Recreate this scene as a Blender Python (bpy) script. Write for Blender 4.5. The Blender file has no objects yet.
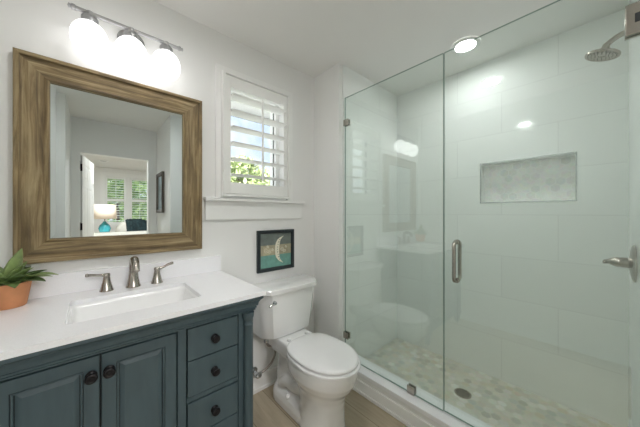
import bpy, bmesh, math, random
from mathutils import Vector, Matrix, noise
random.seed(7)
PI = math.pi
S = bpy.context.scene
COL = S.collection

# ------------------------------------------------------------------ camera
cd = bpy.data.cameras.new('camera'); cam = bpy.data.objects.new('camera', cd); COL.objects.link(cam)
cd.sensor_width = 36.0; cd.sensor_fit = 'HORIZONTAL'; cd.lens = 249.9 * 36.0 / 640.0
cd.clip_start = 0.02; cd.clip_end = 200
cam.location = (0, 0, 1.27)
cam.rotation_euler = (PI / 2, 0, -math.radians(90 - 47.74))
S.camera = cam

# ------------------------------------------------------------------ world, exposure
S.view_settings.view_transform = 'Standard'
S.view_settings.look = 'None'
S.view_settings.gamma = 1
S.view_settings.use_curve_mapping = False
S.view_settings.exposure = 0.72
try:
    S.cycles.diffuse_bounces = 10
    S.cycles.max_bounces = 16
    S.cycles.glossy_bounces = 8
    S.cycles.transparent_max_bounces = 16
except Exception: pass

w = bpy.data.worlds.new('sky'); S.world = w; w.use_nodes = True
nt = w.node_tree; nt.nodes.clear()
def nn(nt, t, **kw):
    n = nt.nodes.new(t)
    for k, v in kw.items():
        if k in n.inputs: n.inputs[k].default_value = v
        else: setattr(n, k, v)
    return n
SKY_STRENGTH = .85
tc = nn(nt, 'ShaderNodeTexCoord')
sep = nn(nt, 'ShaderNodeSeparateXYZ'); nt.links.new(tc.outputs['Generated'], sep.inputs[0])
grad = nn(nt, 'ShaderNodeValToRGB'); nt.links.new(sep.outputs['Z'], grad.inputs[0])
e = grad.color_ramp.elements; e[0].position = 0.0; e[0].color = (.70, .80, .95, 1); e[1].position = .7; e[1].color = (.26, .45, .95, 1)
nz = nn(nt, 'ShaderNodeTexNoise', Scale=5.0, Detail=5.0); nt.links.new(tc.outputs['Generated'], nz.inputs['Vector'])
cr = nn(nt, 'ShaderNodeValToRGB'); nt.links.new(nz.outputs['Fac'], cr.inputs[0])
cr.color_ramp.elements[0].position = .40; cr.color_ramp.elements[1].position = .54
mx = nn(nt, 'ShaderNodeMix', data_type='RGBA'); nt.links.new(cr.outputs['Color'], mx.inputs[0])
nt.links.new(grad.outputs['Color'], mx.inputs[6]); mx.inputs[7].default_value = (.95, .97, 1, 1)
bg = nn(nt, 'ShaderNodeBackground', Strength=SKY_STRENGTH); nt.links.new(mx.outputs[2], bg.inputs[0])
wo = nn(nt, 'ShaderNodeOutputWorld'); nt.links.new(bg.outputs[0], wo.inputs[0])

sun_d = bpy.data.lights.new('sun', 'SUN'); sun_d.energy = 9.0; sun_d.angle = math.radians(2)
sun = bpy.data.objects.new('sun', sun_d); COL.objects.link(sun)
sun.rotation_euler = (math.radians(28), math.radians(-35), 0)     # high sun

GLOBE_POWER = 1.8      # emission strength of each opal vanity shade
CAN_POWER = 64.0       # emission strength of the shower downlight lens
BEDROOM_FILL_POWER = 52.0  # energy of the added bedroom fill light
ROOM_FILL_POWER = 135.0  # emission strength of the added fill light's lens, out of view

# ------------------------------------------------------------------ materials
def srgb(r, g, b):
    f = lambda c: (c / 255 / 12.92) if c / 255 <= .04045 else ((c / 255 + .055) / 1.055) ** 2.4
    return (f(r), f(g), f(b), 1)
def new_mat(name):
    m = bpy.data.materials.new(name); m.use_nodes = True
    nt = m.node_tree; b = nt.nodes['Principled BSDF']
    return m, nt, b
def mat(name, col, rough=.5, metal=0, noise_amt=0, scale=20, bump=0, bscale=200, spec=.5, coat=0, stretch=None):
    m, nt, b = new_mat(name)
    b.inputs['Base Color'].default_value = col; b.inputs['Roughness'].default_value = rough
    b.inputs['Metallic'].default_value = metal; b.inputs['Specular IOR Level'].default_value = spec
    b.inputs['Coat Weight'].default_value = coat
    tc = nn(nt, 'ShaderNodeTexCoord'); mp = nn(nt, 'ShaderNodeMapping'); nt.links.new(tc.outputs['Object'], mp.inputs[0])
    if stretch: mp.inputs['Scale'].default_value = stretch
    if noise_amt:
        n = nn(nt, 'ShaderNodeTexNoise', Scale=scale, Detail=6.0); nt.links.new(mp.outputs[0], n.inputs['Vector'])
        r = nn(nt, 'ShaderNodeValToRGB'); nt.links.new(n.outputs['Fac'], r.inputs[0])
        r.color_ramp.elements[0].position = .3; r.color_ramp.elements[1].position = .7
        a = 1 - noise_amt
        r.color_ramp.elements[0].color = (col[0] * a, col[1] * a, col[2] * a, 1)
        r.color_ramp.elements[1].color = (min(1, col[0] * (1 + noise_amt)), min(1, col[1] * (1 + noise_amt)), min(1, col[2] * (1 + noise_amt)), 1)
        nt.links.new(r.outputs['Color'], b.inputs['Base Color'])
    if bump:
        n = nn(nt, 'ShaderNodeTexNoise', Scale=bscale, Detail=3.0); nt.links.new(mp.outputs[0], n.inputs['Vector'])
        bp = nn(nt, 'ShaderNodeBump', Strength=bump, Distance=.002); nt.links.new(n.outputs['Fac'], bp.inputs['Height'])
        nt.links.new(bp.outputs[0], b.inputs['Normal'])
    return m
def emit(name, col, strength):
    m, nt, b = new_mat(name); nt.nodes.remove(b)
    em = nn(nt, 'ShaderNodeEmission', Strength=strength); em.inputs[0].default_value = col
    nt.links.new(em.outputs[0], nt.nodes['Material Output'].inputs[0]); return m
def glass(name, tint, fres=1.45, gain=1.0):
    m, nt, b = new_mat(name); nt.nodes.remove(b)
    t = nn(nt, 'ShaderNodeBsdfTransparent'); t.inputs[0].default_value = tint
    g = nn(nt, 'ShaderNodeBsdfGlossy', Roughness=0.0); g.inputs[0].default_value = (.96, 1, .98, 1)
    f = nn(nt, 'ShaderNodeFresnel', IOR=fres)
    gg = nn(nt, 'ShaderNodeNewGeometry'); mr = nn(nt, 'ShaderNodeMapRange'); mr.inputs[3].default_value = fres; mr.inputs[4].default_value = 1 / fres
    nt.links.new(gg.outputs['Backfacing'], mr.inputs[0]); nt.links.new(mr.outputs[0], f.inputs['IOR'])     # same reflectance on both faces of the sheet
    mx = nn(nt, 'ShaderNodeMixShader'); nt.links.new(f.outputs[0], mx.inputs[0])
    nt.links.new(t.outputs[0], mx.inputs[1]); nt.links.new(g.outputs[0], mx.inputs[2])
    nt.links.new(mx.outputs[0], nt.nodes['Material Output'].inputs[0]); return m
def tile(name, plane, bw, bh, base, off=(0, 0), mortar=.0015, rough=.08, wob=.05, mort_col=(.72, .74, .73, 1)):
    """brick-laid tiles. plane 'yz' or 'xz' or 'xy' of world coordinates"""
    m, nt, b = new_mat(name)
    g = nn(nt, 'ShaderNodeNewGeometry'); s = nn(nt, 'ShaderNodeSeparateXYZ'); nt.links.new(g.outputs['Position'], s.inputs[0])
    c = nn(nt, 'ShaderNodeCombineXYZ')
    for i, ax in enumerate(plane):
        a = nn(nt, 'ShaderNodeMath', operation='ADD'); a.inputs[1].default_value = off[i]
        nt.links.new(s.outputs[ax.upper()], a.inputs[0]); nt.links.new(a.outputs[0], c.inputs[i])
    br = nn(nt, 'ShaderNodeTexBrick'); br.offset = .5; br.offset_frequency = 2
    br.inputs['Scale'].default_value = 1; br.inputs['Mortar Size'].default_value = mortar; br.inputs['Mortar Smooth'].default_value = .1
    br.inputs['Brick Width'].default_value = bw; br.inputs['Row Height'].default_value = bh
    br.inputs['Color1'].default_value = base; br.inputs['Color2'].default_value = (base[0] * .97, base[1] * .97, base[2] * .97, 1); br.inputs['Mortar'].default_value = mort_col
    nt.links.new(c.outputs[0], br.inputs['Vector']); nt.links.new(br.outputs['Color'], b.inputs['Base Color'])
    b.inputs['Roughness'].default_value = rough
    n = nn(nt, 'ShaderNodeTexNoise', Scale=2.2, Detail=2.0); nt.links.new(c.outputs[0], n.inputs['Vector'])
    b1 = nn(nt, 'ShaderNodeBump', Strength=wob, Distance=.006); nt.links.new(n.outputs['Fac'], b1.inputs['Height'])
    b2 = nn(nt, 'ShaderNodeBump', Strength=.6, Distance=.001, invert=True); nt.links.new(br.outputs['Fac'], b2.inputs['Height']); nt.links.new(b1.outputs[0], b2.inputs['Normal'])
    nt.links.new(b2.outputs[0], b.inputs['Normal'])
    return m
def hexmosaic(name, plane, size, cols, grout, rough=.3, gw=.06):
    """hexagonal stone mosaic; size = hexagon width"""
    m, nt, b = new_mat(name); L = nt.links.new
    g = nn(nt, 'ShaderNodeNewGeometry'); s = nn(nt, 'ShaderNodeSeparateXYZ'); L(g.outputs['Position'], s.inputs[0])
    c = nn(nt, 'ShaderNodeCombineXYZ')
    for i, ax in enumerate(plane):
        a = nn(nt, 'ShaderNodeMath', operation='MULTIPLY_ADD'); a.inputs[1].default_value = 1 / size; a.inputs[2].default_value = 200
        L(s.outputs[ax.upper()], a.inputs[0]); L(a.outputs[0], c.inputs[i])
    def vm(op, a, bb=None):
        n = nn(nt, 'ShaderNodeVectorMath', operation=op)
        for i, v in enumerate((a, bb)):
            if v is None: continue
            if isinstance(v, tuple): n.inputs[i].default_value = v
            else: L(v, n.inputs[i])
        return n
    R = (1, 1.7320508, 1); H = (.5, .8660254, .5)
    A = vm('SUBTRACT', vm('MODULO', c.outputs[0], R).outputs[0], H)
    B = vm('SUBTRACT', vm('MODULO', vm('SUBTRACT', c.outputs[0], H).outputs[0], R).outputs[0], H)
    def flat(n): return vm('MULTIPLY', n.outputs[0], (1, 1, 0))
    A = flat(A); B = flat(B)
    la = vm('LENGTH', A.outputs[0]); lb = vm('LENGTH', B.outputs[0])
    lt = nn(nt, 'ShaderNodeMath', operation='LESS_THAN'); L(la.outputs['Value'], lt.inputs[0]); L(lb.outputs['Value'], lt.inputs[1])
    mv = nn(nt, 'ShaderNodeMix', data_type='VECTOR'); L(lt.outputs[0], mv.inputs[0]); L(B.outputs[0], mv.inputs[4]); L(A.outputs[0], mv.inputs[5])
    gv = mv.outputs[1]
    idv = vm('SUBTRACT', c.outputs[0], gv); sn = vm('MULTIPLY', idv.outputs[0], (2, 1.1547005, 0)); sn = vm('ADD', sn.outputs[0], (.5, .5, 0)); fl = vm('FLOOR', sn.outputs[0])
    wn = nn(nt, 'ShaderNodeTexWhiteNoise', noise_dimensions='2D'); L(fl.outputs[0], wn.inputs['Vector'])
    ab = vm('ABSOLUTE', gv); dt = vm('DOT_PRODUCT', ab.outputs[0], (.5, .8660254, 0))
    sx = nn(nt, 'ShaderNodeSeparateXYZ'); L(ab.outputs[0], sx.inputs[0])
    mxn = nn(nt, 'ShaderNodeMath', operation='MAXIMUM'); L(sx.outputs['X'], mxn.inputs[0]); L(dt.outputs['Value'], mxn.inputs[1])
    gr = nn(nt, 'ShaderNodeMath', operation='GREATER_THAN'); L(mxn.outputs[0], gr.inputs[0]); gr.inputs[1].default_value = .5 - gw
    ramp = nn(nt, 'ShaderNodeValToRGB'); L(wn.outputs['Value'], ramp.inputs[0])
    els = ramp.color_ramp.elements
    while len(els) < len(cols): els.new(.5)
    for i, q in enumerate(cols): els[i].position = i / (len(cols) - 1); els[i].color = q
    ns = nn(nt, 'ShaderNodeTexNoise', Scale=1.3, Detail=4.0, Distortion=1.0); L(c.outputs[0], ns.inputs['Vector'])
    mm = nn(nt, 'ShaderNodeMix', data_type='RGBA', blend_type='MULTIPLY'); mm.inputs[0].default_value = .25; L(ramp.outputs[0], mm.inputs[6]); L(ns.outputs['Color'], mm.inputs[7])
    m2 = nn(nt, 'ShaderNodeMix', data_type='RGBA'); L(gr.outputs[0], m2.inputs[0]); L(mm.outputs[2], m2.inputs[6]); m2.inputs[7].default_value = grout
    L(m2.outputs[2], b.inputs['Base Color']); b.inputs['Roughness'].default_value = rough
    bp = nn(nt, 'ShaderNodeBump', Strength=.35, Distance=.001, invert=True); L(gr.outputs[0], bp.inputs['Height']); L(bp.outputs[0], b.inputs['Normal'])
    return m
def wood(name, c1, c2, c3, axis='X', scale=1.0, rough=.6):
    m, nt, b = new_mat(name); L = nt.links.new
    tc = nn(nt, 'ShaderNodeTexCoord'); mp = nn(nt, 'ShaderNodeMapping'); L(tc.outputs['Object'], mp.inputs[0])
    st = [26.0 * scale] * 3; st['XYZ'.index(axis)] = 1.6 * scale; mp.inputs['Scale'].default_value = st
    n = nn(nt, 'ShaderNodeTexNoise', Scale=2.0, Detail=8.0, Roughness=.65, Distortion=.6); L(mp.outputs[0], n.inputs['Vector'])
    r = nn(nt, 'ShaderNodeValToRGB'); L(n.outputs['Fac'], r.inputs[0])
    els = r.color_ramp.elements; els[0].position = .32; els[0].color = c1; els[1].position = .72; els[1].color = c3
    x = els.new(.5); x.color = c2
    n2 = nn(nt, 'ShaderNodeTexNoise', Scale=9.0, Detail=3.0); L(tc.outputs['Object'], n2.inputs['Vector'])
    mm = nn(nt, 'ShaderNodeMix', data_type='RGBA', blend_type='OVERLAY'); mm.inputs[0].default_value = .35; L(r.outputs[0], mm.inputs[6]); L(n2.outputs['Fac'], mm.inputs[7])
    L(mm.outputs[2], b.inputs['Base Color']); b.inputs['Roughness'].default_value = rough
    bp = nn(nt, 'ShaderNodeBump', Strength=.3, Distance=.002); L(n.outputs['Fac'], bp.inputs['Height']); L(bp.outputs[0], b.inputs['Normal'])
    return m
def planks(name):
    m, nt, b = new_mat(name); L = nt.links.new
    g = nn(nt, 'ShaderNodeNewGeometry'); s = nn(nt, 'ShaderNodeSeparateXYZ'); L(g.outputs['Position'], s.inputs[0])
    c = nn(nt, 'ShaderNodeCombineXYZ'); L(s.outputs['Y'], c.inputs[0]); L(s.outputs['X'], c.inputs[1])
    br = nn(nt, 'ShaderNodeTexBrick'); br.offset = .37
    for k, v in (('Scale', 1), ('Mortar Size', .0018), ('Brick Width', 1.2), ('Row Height', .18), ('Bias', 0)): br.inputs[k].default_value = v
    br.inputs['Color1'].default_value = srgb(186, 174, 152); br.inputs['Color2'].default_value = srgb(168, 155, 132); br.inputs['Mortar'].default_value = srgb(120, 108, 92)
    L(c.outputs[0], br.inputs['Vector'])
    mp = nn(nt, 'ShaderNodeMapping'); L(c.outputs[0], mp.inputs[0]); mp.inputs['Scale'].default_value = (2.5, 22, 1)
    n = nn(nt, 'ShaderNodeTexNoise', Scale=1.5, Detail=7.0, Roughness=.6, Distortion=.5); L(mp.outputs[0], n.inputs['Vector'])
    r = nn(nt, 'ShaderNodeValToRGB'); L(n.outputs['Fac'], r.inputs[0]); r.color_ramp.elements[0].position = .3; r.color_ramp.elements[0].color = (.72, .70, .68, 1); r.color_ramp.elements[1].position = .65; r.color_ramp.elements[1].color = (1, 1, 1, 1)
    mm = nn(nt, 'ShaderNodeMix', data_type='RGBA', blend_type='MULTIPLY'); mm.inputs[0].default_value = .8; L(br.outputs[0], mm.inputs[6]); L(r.outputs[0], mm.inputs[7])
    L(mm.outputs[2], b.inputs['Base Color']); b.inputs['Roughness'].default_value = .42
    bp = nn(nt, 'ShaderNodeBump', Strength=.3, Distance=.001, invert=True); L(br.outputs['Fac'], bp.inputs['Height']); L(bp.outputs[0], b.inputs['Normal'])
    return m

WALL = mat('wall_paint', srgb(236, 236, 235), .75, noise_amt=.01, scale=3, bump=.05, bscale=150, spec=.3)
CEIL = mat('ceiling_paint', srgb(234, 233, 231), .85, noise_amt=.01, scale=3, bump=.06, bscale=120, spec=.2)
TRIM = mat('trim_paint', srgb(240, 240, 239), .4, noise_amt=.005)
SHUT = mat('shutter_paint', srgb(238, 238, 236), .4, noise_amt=.005)
TILE_YZ = tile('wall_tile_back', 'yz', .61, .305, srgb(240, 243, 241), (-.162 + .305 + 6.1, -2.175 + 6.1))
TILE_XZ = tile('wall_tile_ends', 'xz', .61, .305, srgb(240, 243, 241), (-2.25 + 6.1, -2.175 + 6.1))
HEXF = hexmosaic('shower_floor_mosaic', 'xy', .052, [srgb(198, 198, 186), srgb(228, 227, 218), srgb(220, 217, 203), srgb(246, 245, 240), srgb(222, 213, 192), srgb(238, 237, 230), srgb(204, 209, 201)], srgb(214, 213, 200), .35, .05)
HEXN = hexmosaic('niche_mosaic', 'yz', .052, [srgb(240, 241, 238), srgb(250, 250, 248), srgb(246, 246, 243), srgb(232, 235, 232), srgb(250, 249, 246)], srgb(236, 238, 235), .25, .04)
FLOOR = planks('floor_planks')
QUARTZ = mat('white_quartz', srgb(241, 241, 244), .22, noise_amt=.03, scale=260, spec=.5)
TEAL = mat('teal_cabinet_paint', srgb(67, 84, 90), .42, noise_amt=.10, scale=14, bump=.08, bscale=60, stretch=(3, 3, .5))
TEAL_SHADE = mat('teal_groove_shade', srgb(24, 34, 38), .5, noise_amt=.1)  # darkened cabinet teal, paints shade into door grooves and gaps
BRONZE = mat('dark_bronze', srgb(38, 36, 38), .4, .6, noise_amt=.15, scale=60)
NICKEL = mat('brushed_nickel', srgb(176, 170, 162), .26, 1.0, noise_amt=.05, scale=90, stretch=(1, 1, 8))
CHROME = mat('chrome', srgb(205, 208, 210), .12, 1.0, noise_amt=.02)
SILVER = mat('satin_silver_light_fitting', srgb(176, 176, 178), .38, .75, noise_amt=.04)
PORC = mat('white_porcelain', srgb(240, 240, 240), .12, noise_amt=.004, coat=.5)
PLAST = mat('white_seat_plastic', srgb(243, 243, 244), .22, noise_amt=.004)
TERRA = mat('terracotta', srgb(206, 142, 100), .8, noise_amt=.08, scale=25, bump=.15, bscale=120)
SOIL = mat('potting_soil', srgb(60, 46, 36), .95, noise_amt=.4, scale=90, bump=.8, bscale=120)
MIRR = mat('mirror_silvering', (.74, .80, .80, 1), 0.0, 1.0)
BLK = mat('black_picture_frame', srgb(38, 46, 50), .4, noise_amt=.06)
W1 = srgb(82, 68, 46); W2 = srgb(134, 114, 80); W3 = srgb(180, 162, 126)
WOODX = wood('weathered_wood_rails', W1, W2, W3, 'X'); WOODZ = wood('weathered_wood_stiles', W1, W2, W3, 'Z')
WOODE = wood('weathered_wood_dark_edge', srgb(84, 66, 44), srgb(120, 96, 64), srgb(150, 126, 90), 'X')
GREYW = wood('grey_driftwood_frame', srgb(50, 46, 42), srgb(84, 78, 70), srgb(112, 104, 94), 'Z')
GLASS = glass('shower_glass', (.960, .990, .978, 1), 1.9)
GLEDGE = mat('glass_edge_green', srgb(110, 140, 130), .15, spec=.6, noise_amt=.05)
PANE = glass('window_glass', (.97, .985, .98, 1), 1.45)
HOSE = mat('braided_hose', srgb(160, 154, 148), .4, .9, noise_amt=.25, scale=400)
GASK = mat('dark_gasket', srgb(60, 62, 64), .6, noise_amt=.05)

# ------------------------------------------------------------------ helpers
def link(name, bm, m, parent=None, smooth=False, bevel=0, seg=2, kind=None, auto=None):
    me = bpy.data.meshes.new(name)
    bmesh.ops.recalc_face_normals(bm, faces=bm.faces[:])
    bm.to_mesh(me); bm.free()
    for q in (m if isinstance(m, (list, tuple)) else [m]): me.materials.append(q)
    o = bpy.data.objects.new(name, me); COL.objects.link(o)
    if parent: o.parent = parent
    if smooth:
        for p in me.polygons: p.use_smooth = True
    if auto:
        for p in me.polygons: p.use_smooth = True
        me.set_sharp_from_angle(angle=math.radians(auto))
    if bevel:
        b = o.modifiers.new('bevel', 'BEVEL'); b.width = bevel; b.segments = seg; b.limit_method = 'ANGLE'; b.angle_limit = math.radians(40)
        b.harden_normals = False
        for p in me.polygons: p.use_smooth = True
        me.set_sharp_from_angle(angle=math.radians(35))
    if kind: o['kind'] = kind
    return o
def tag(o, label, cat, group=None, kind=None):
    o['label'] = label; o['category'] = cat
    if group: o['group'] = group
    if kind: o['kind'] = kind
    return o
def thing(name, label, cat, loc=(0, 0, 0), group=None):
    o = bpy.data.objects.new(name, None); COL.objects.link(o); o.location = loc; o.empty_display_size = .05
    return tag(o, label, cat, group)
def box(bm, x0, x1, y0, y1, z0, z1, mi=0):
    v = [bm.verts.new((x, y, z)) for x in (x0, x1) for y in (y0, y1) for z in (z0, z1)]
    for f in ((0, 1, 3, 2), (4, 6, 7, 5), (0, 4, 5, 1), (2, 3, 7, 6), (0, 2, 6, 4), (1, 5, 7, 3)):
        fc = bm.faces.new([v[i] for i in f]); fc.material_index = mi
    return v
def B(*bs):
    bm = bmesh.new()
    for b in bs: box(bm, *b)
    return bm
def loft(bm, rings, cap0=True, cap1=True, mi=0, closed=True):
    vs = [[bm.verts.new(p) for p in r] for r in rings]
    n = len(vs[0])
    for a, b in zip(vs, vs[1:]):
        for i in range(n if closed else n - 1):
            j = (i + 1) % n
            f = bm.faces.new((a[i], a[j], b[j], b[i])); f.material_index = mi
    if cap0: bm.faces.new(vs[0][::-1]).material_index = mi
    if cap1: bm.faces.new(vs[-1]).material_index = mi
    return vs
def frame_of(d):
    d = Vector(d).normalized(); up = Vector((0, 0, 1)) if abs(d.z) < .95 else Vector((1, 0, 0))
    a = d.cross(up).normalized(); return a, a.cross(d).normalized() * -1
def tube(bm, pts, r, n=16, mi=0, cap=True):
    pts = [Vector(p) for p in pts]; rs = r if isinstance(r, (list, tuple)) else [r] * len(pts)
    rings = []; prev = None
    for i, p in enumerate(pts):
        d = (pts[min(i + 1, len(pts) - 1)] - pts[max(i - 1, 0)]).normalized()
        if prev is None: a, b = frame_of(d)
        else:
            a = (prev - d * prev.dot(d)).normalized(); b = d.cross(a)
        prev = a
        b = d.cross(a)
        rings.append([p + (a * math.cos(2 * PI * k / n) + b * math.sin(2 * PI * k / n)) * rs[i] for k in range(n)])
    loft(bm, rings, cap, cap, mi)
def lathe(bm, prof, c=(0, 0, 0), axis=(0, 0, 1), n=32, mi=0, cap=True, sx=1, sy=1):
    """prof: list of (radius, height along axis)"""
    ax = Vector(axis).normalized(); a, b = frame_of(ax); b = ax.cross(a); c = Vector(c)
    rings = [[c + ax * h + (a * math.cos(2 * PI * k / n) * sx + b * math.sin(2 * PI * k / n) * sy) * max(r, 1e-4) for k in range(n)] for r, h in prof]
    loft(bm, rings, cap, cap, mi)
def smooth_path(pts, k=8):
    pts = [Vector(p) for p in pts]; out = []
    P = [pts[0] * 2 - pts[1]] + pts + [pts[-1] * 2 - pts[-2]]
    for i in range(1, len(P) - 2):
        for t in range(k):
            u = t / k; p0, p1, p2, p3 = P[i - 1:i + 3]
            out.append(.5 * ((2 * p1) + (p2 - p0) * u + (2 * p0 - 5 * p1 + 4 * p2 - p3) * u * u + (3 * p1 - p0 - 3 * p2 + p3) * u ** 3))
    out.append(pts[-1]); return out
def rect_profile(bm, x0, x1, z0, z1, yf, prof, cap=True, mis=None, side_mats=None):
    """nested rectangles in the XZ plane: prof = [(inset, y)], joined; y offset from yf (negative = towards the camera)"""
    rings = []
    for ins, dy in prof:
        rings.append([bm.verts.new((x, yf + dy, z)) for x, z in ((x0 + ins, z0 + ins), (x1 - ins, z0 + ins), (x1 - ins, z1 - ins), (x0 + ins, z1 - ins))])
    for k, (a, b) in enumerate(zip(rings, rings[1:])):
        for i in range(4):
            j = (i + 1) % 4
            f = bm.faces.new((a[i], a[j], b[j], b[i]))
            if mis: f.material_index = mis[k]
            if side_mats: f.material_index = side_mats[i % 2]
    if cap: bm.faces.new(rings[-1])
    return rings
def rrect(x0, x1, y0, y1, r, z, n=6):
    pts = []
    for cx, cy, a0 in ((x1 - r, y1 - r, 0), (x0 + r, y1 - r, 90), (x0 + r, y0 + r, 180), (x1 - r, y0 + r, 270)):
        for k in range(n + 1):
            a = math.radians(a0 + 90 * k / n); pts.append((cx + r * math.cos(a), cy + r * math.sin(a), z))
    return pts

H = 2.44
# key planes
YW = 1.633      # vanity wall
XW = 1.415      # wing wall
YE = 1.330      # shower end wall face
XB = 2.25       # shower back wall face
YH = -.127      # shower head wall face
XL = -.36       # left wall of the vanity bay
XAL, XAR = -.20, .68   # alcove walls
YA = -.25       # alcove mouth
YD = -1.0       # wall with the doorway
DX0, DX1, DZ = -.13, .59, 2.03
BX0, BX1, BY = -2.2, 3.0, -5.2      # bedroom
T = .12
ZS = .03        # shower floor

# ------------------------------------------------------------------ structure
link('floor', B((BX0 - T, BX1 + T, BY - T, YW + .2, -.1, 0)), FLOOR, kind='structure')
link('ceiling', B((BX0 - T, BX1 + T, BY - T, YW + .2, H, H + .1)), CEIL, kind='structure')
# vanity wall with the window opening
wx0, wx1, wz0, wz1 = .622, 1.109, 1.396, 2.166
bm = B((XL - T, wx0, YW, YW + .18, 0, H), (wx1, XW + .05, YW, YW + .18, 0, H), (wx0, wx1, YW, YW + .18, 0, wz0), (wx0, wx1, YW, YW + .18, wz1, H))
link('wall_back', bm, WALL, kind='structure')
link('wall_left', B((XL - T, XL, YA - T, YW, 0, H)), WALL, kind='structure')
link('wall_alcove_left', B((XL, XAL, YD, YA, 0, H)), WALL, kind='structure')
link('wall_alcove_right', B((XAR, XAR + .12, YD, YA - .001, 0, H)), WALL, kind='structure')
link('wall_wing', B((XW, XB + T, YE + .012, YW + .18, 0, H)), WALL, kind='structure')
link('wall_shower_end', B((1.456, XB, YE, YE + .012, 0, H)), TILE_XZ, kind='structure')
link('wall_front', B((XAR, XB + T, YA, YH - .012, 0, H)), WALL, kind='structure')
link('wall_shower_head', B((1.432, XB, YH - .012, YH, 0, H)), TILE_XZ, kind='structure')
# back wall with the niche
ny0, ny1, nz0, nz1, nd = .083, .600, 1.356, 1.652, .085
bm = B((XB, XB + .1, YH - .012, ny0, 0, H), (XB, XB + .1, ny1, YE + .012, 0, H), (XB, XB + .1, ny0, ny1, 0, nz0), (XB, XB + .1, ny0, ny1, nz1, H))
link('wall_shower_back', bm, TILE_YZ, kind='structure')
link('wall_niche', B((XB + nd, XB + .1, ny0, ny1, nz0, nz1)), HEXN, kind='structure')
bm = bmesh.new(); e_ = .008
for (a, b, c, d) in ((ny0 - e_, ny1 + e_, nz0 - e_, nz0), (ny0 - e_, ny1 + e_, nz1, nz1 + e_), (ny0 - e_, ny0, nz0, nz1), (ny1, ny1 + e_, nz0, nz1)):
    box(bm, XB - .003, XB + .012, a, b, c, d)
link('trim_1', bm, CHROME, kind='structure')
# shower floor and curb
link('floor_shower', B((1.40, XB, YH, YE, 0.0005, ZS)), HEXF, kind='structure')
bm = B((1.408, 1.552, YH, YE, .001, .118))
link('trim_2', bm, WALL, kind='structure')
link('trim_3', B((1.396, 1.56, YH, YE, .118, .148)), QUARTZ, bevel=.003, kind='structure')
# doorway wall, bedroom shell
link('wall_doorway', B((BX0, DX0, YD - T, YD, 0, H), (DX1, BX1, YD - T, YD, 0, H), (DX0, DX1, YD - T, YD, DZ, H)), WALL, kind='structure')
bwin = [(.225, .665), (.735, 1.175)]; bz0, bz1 = .98, 2.24
bm = B((BX0, bwin[0][0], BY - .16, BY, 0, H), (bwin[0][1], bwin[1][0], BY - .16, BY, 0, H), (bwin[1][1], BX1, BY - .16, BY, 0, H))
for a, b in bwin: box(bm, a, b, BY - .16, BY, 0, bz0); box(bm, a, b, BY - .16, BY, bz1, H)
link('wall_bedroom_far', bm, WALL, kind='structure')
link('wall_bedroom_left', B((BX0 - T, BX0, BY, YD, 0, H)), WALL, kind='structure')
link('wall_bedroom_right', B((BX1, BX1 + T, BY, YD, 0, H)), WALL, kind='structure')

def baseboard(name, bs, axis):
    """stepped base: a tall board and a small shoe strip"""
    bm = bmesh.new()
    for b in bs: box(bm, *b)
    return link(name, bm, TRIM, bevel=.003, kind='structure')
baseboard('baseboard_back', [(XL, XW, YW - .015, YW, 0, .115), (XL, XW, YW - .026, YW - .015, 0, .022)], 'x')
baseboard('baseboard_wing', [(XW - .015, XW, YE, YW - .027, 0, .115), (XW - .026, XW - .015, YE, YW - .027, 0, .022)], 'y')
baseboard('baseboard_curb', [(1.396, 1.408, YH, YE - .0005, 0, .085), (1.386, 1.396, YH, YE - .0005, 0, .022)], 'y')
baseboard('baseboard_left', [(XL, XL + .015, YA, YW - .027, 0, .115)], 'y')
baseboard('baseboard_front', [(XAR + .02, 1.385, YA + .11, YA + .125, 0, .115)], 'x')
baseboard('baseboard_alcove', [(XAR - .015, XAR, YD + .002, YA, 0, .115)], 'y')
baseboard('baseboard_bedroom', [(BX0, BX1, BY, BY + .015, 0, .12)], 'x')
# doorway jamb lining (thin white edge seen in the mirror)
for zz in (.25, 1.06, 1.82): link('hinge_leaf', B((DX0 + .0122, DX0 + .0145, YD - T + .004, YD - .01, zz, zz + .10)), BRONZE, kind='structure')
link('trim_4', B((DX0, DX0 + .012, YD - T - .004, YD + .004, 0, DZ - .012), (DX1 - .012, DX1, YD - T - .004, YD + .004, 0, DZ - .012), (DX0, DX1, YD - T - .004, YD + .004, DZ - .012, DZ)), TRIM, kind='structure')

# ------------------------------------------------------------------ window_1 with casing, sill, sash
win = bpy.data.objects.new('window_1', None); COL.objects.link(win); win['kind'] = 'structure'
bm = bmesh.new()
cx0, cx1, cz1 = .578, 1.175, 2.225
box(bm, cx0, wx0 - .014, YW - .018, YW, 1.372, cz1); box(bm, wx1 + .014, cx1, YW - .018, YW, 1.372, cz1); box(bm, wx0 - .014, wx1 + .014, YW - .018, YW, wz1 + .014, cz1)
link('window_casing', bm, TRIM, win, bevel=.002)
link('window_sill', B((.506, 1.277, YW - .045, YW, 1.350, 1.372)), TRIM, win, bevel=.003)
link('window_apron', B((.514, 1.269, YW - .014, YW, 1.23, 1.350)), TRIM, win, bevel=.002)
sx0, sx1, sy0 = wx0 + .03, wx1 - .028, YW + .10
bm = B((wx0, sx0 + .0, sy0 - .02, YW + .17, wz0, wz1), (sx1, wx1, sy0 - .02, YW + .17, wz0, wz1), (sx0, sx1, sy0 - .02, YW + .17, wz0, wz0 + .03), (sx0, sx1, sy0 - .02, YW + .17, wz1 - .03, wz1))
link('window_frame', bm, TRIM, win)
bm = B((sx0, sx0 + .005, sy0 + .0, sy0 + .02, wz0 + .03, wz1 - .03), (sx1 - .004, sx1, sy0 + .012, sy0 + .02, wz0 + .03, wz1 - .03))
link('window_gasket', bm, GASK, win)
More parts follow.
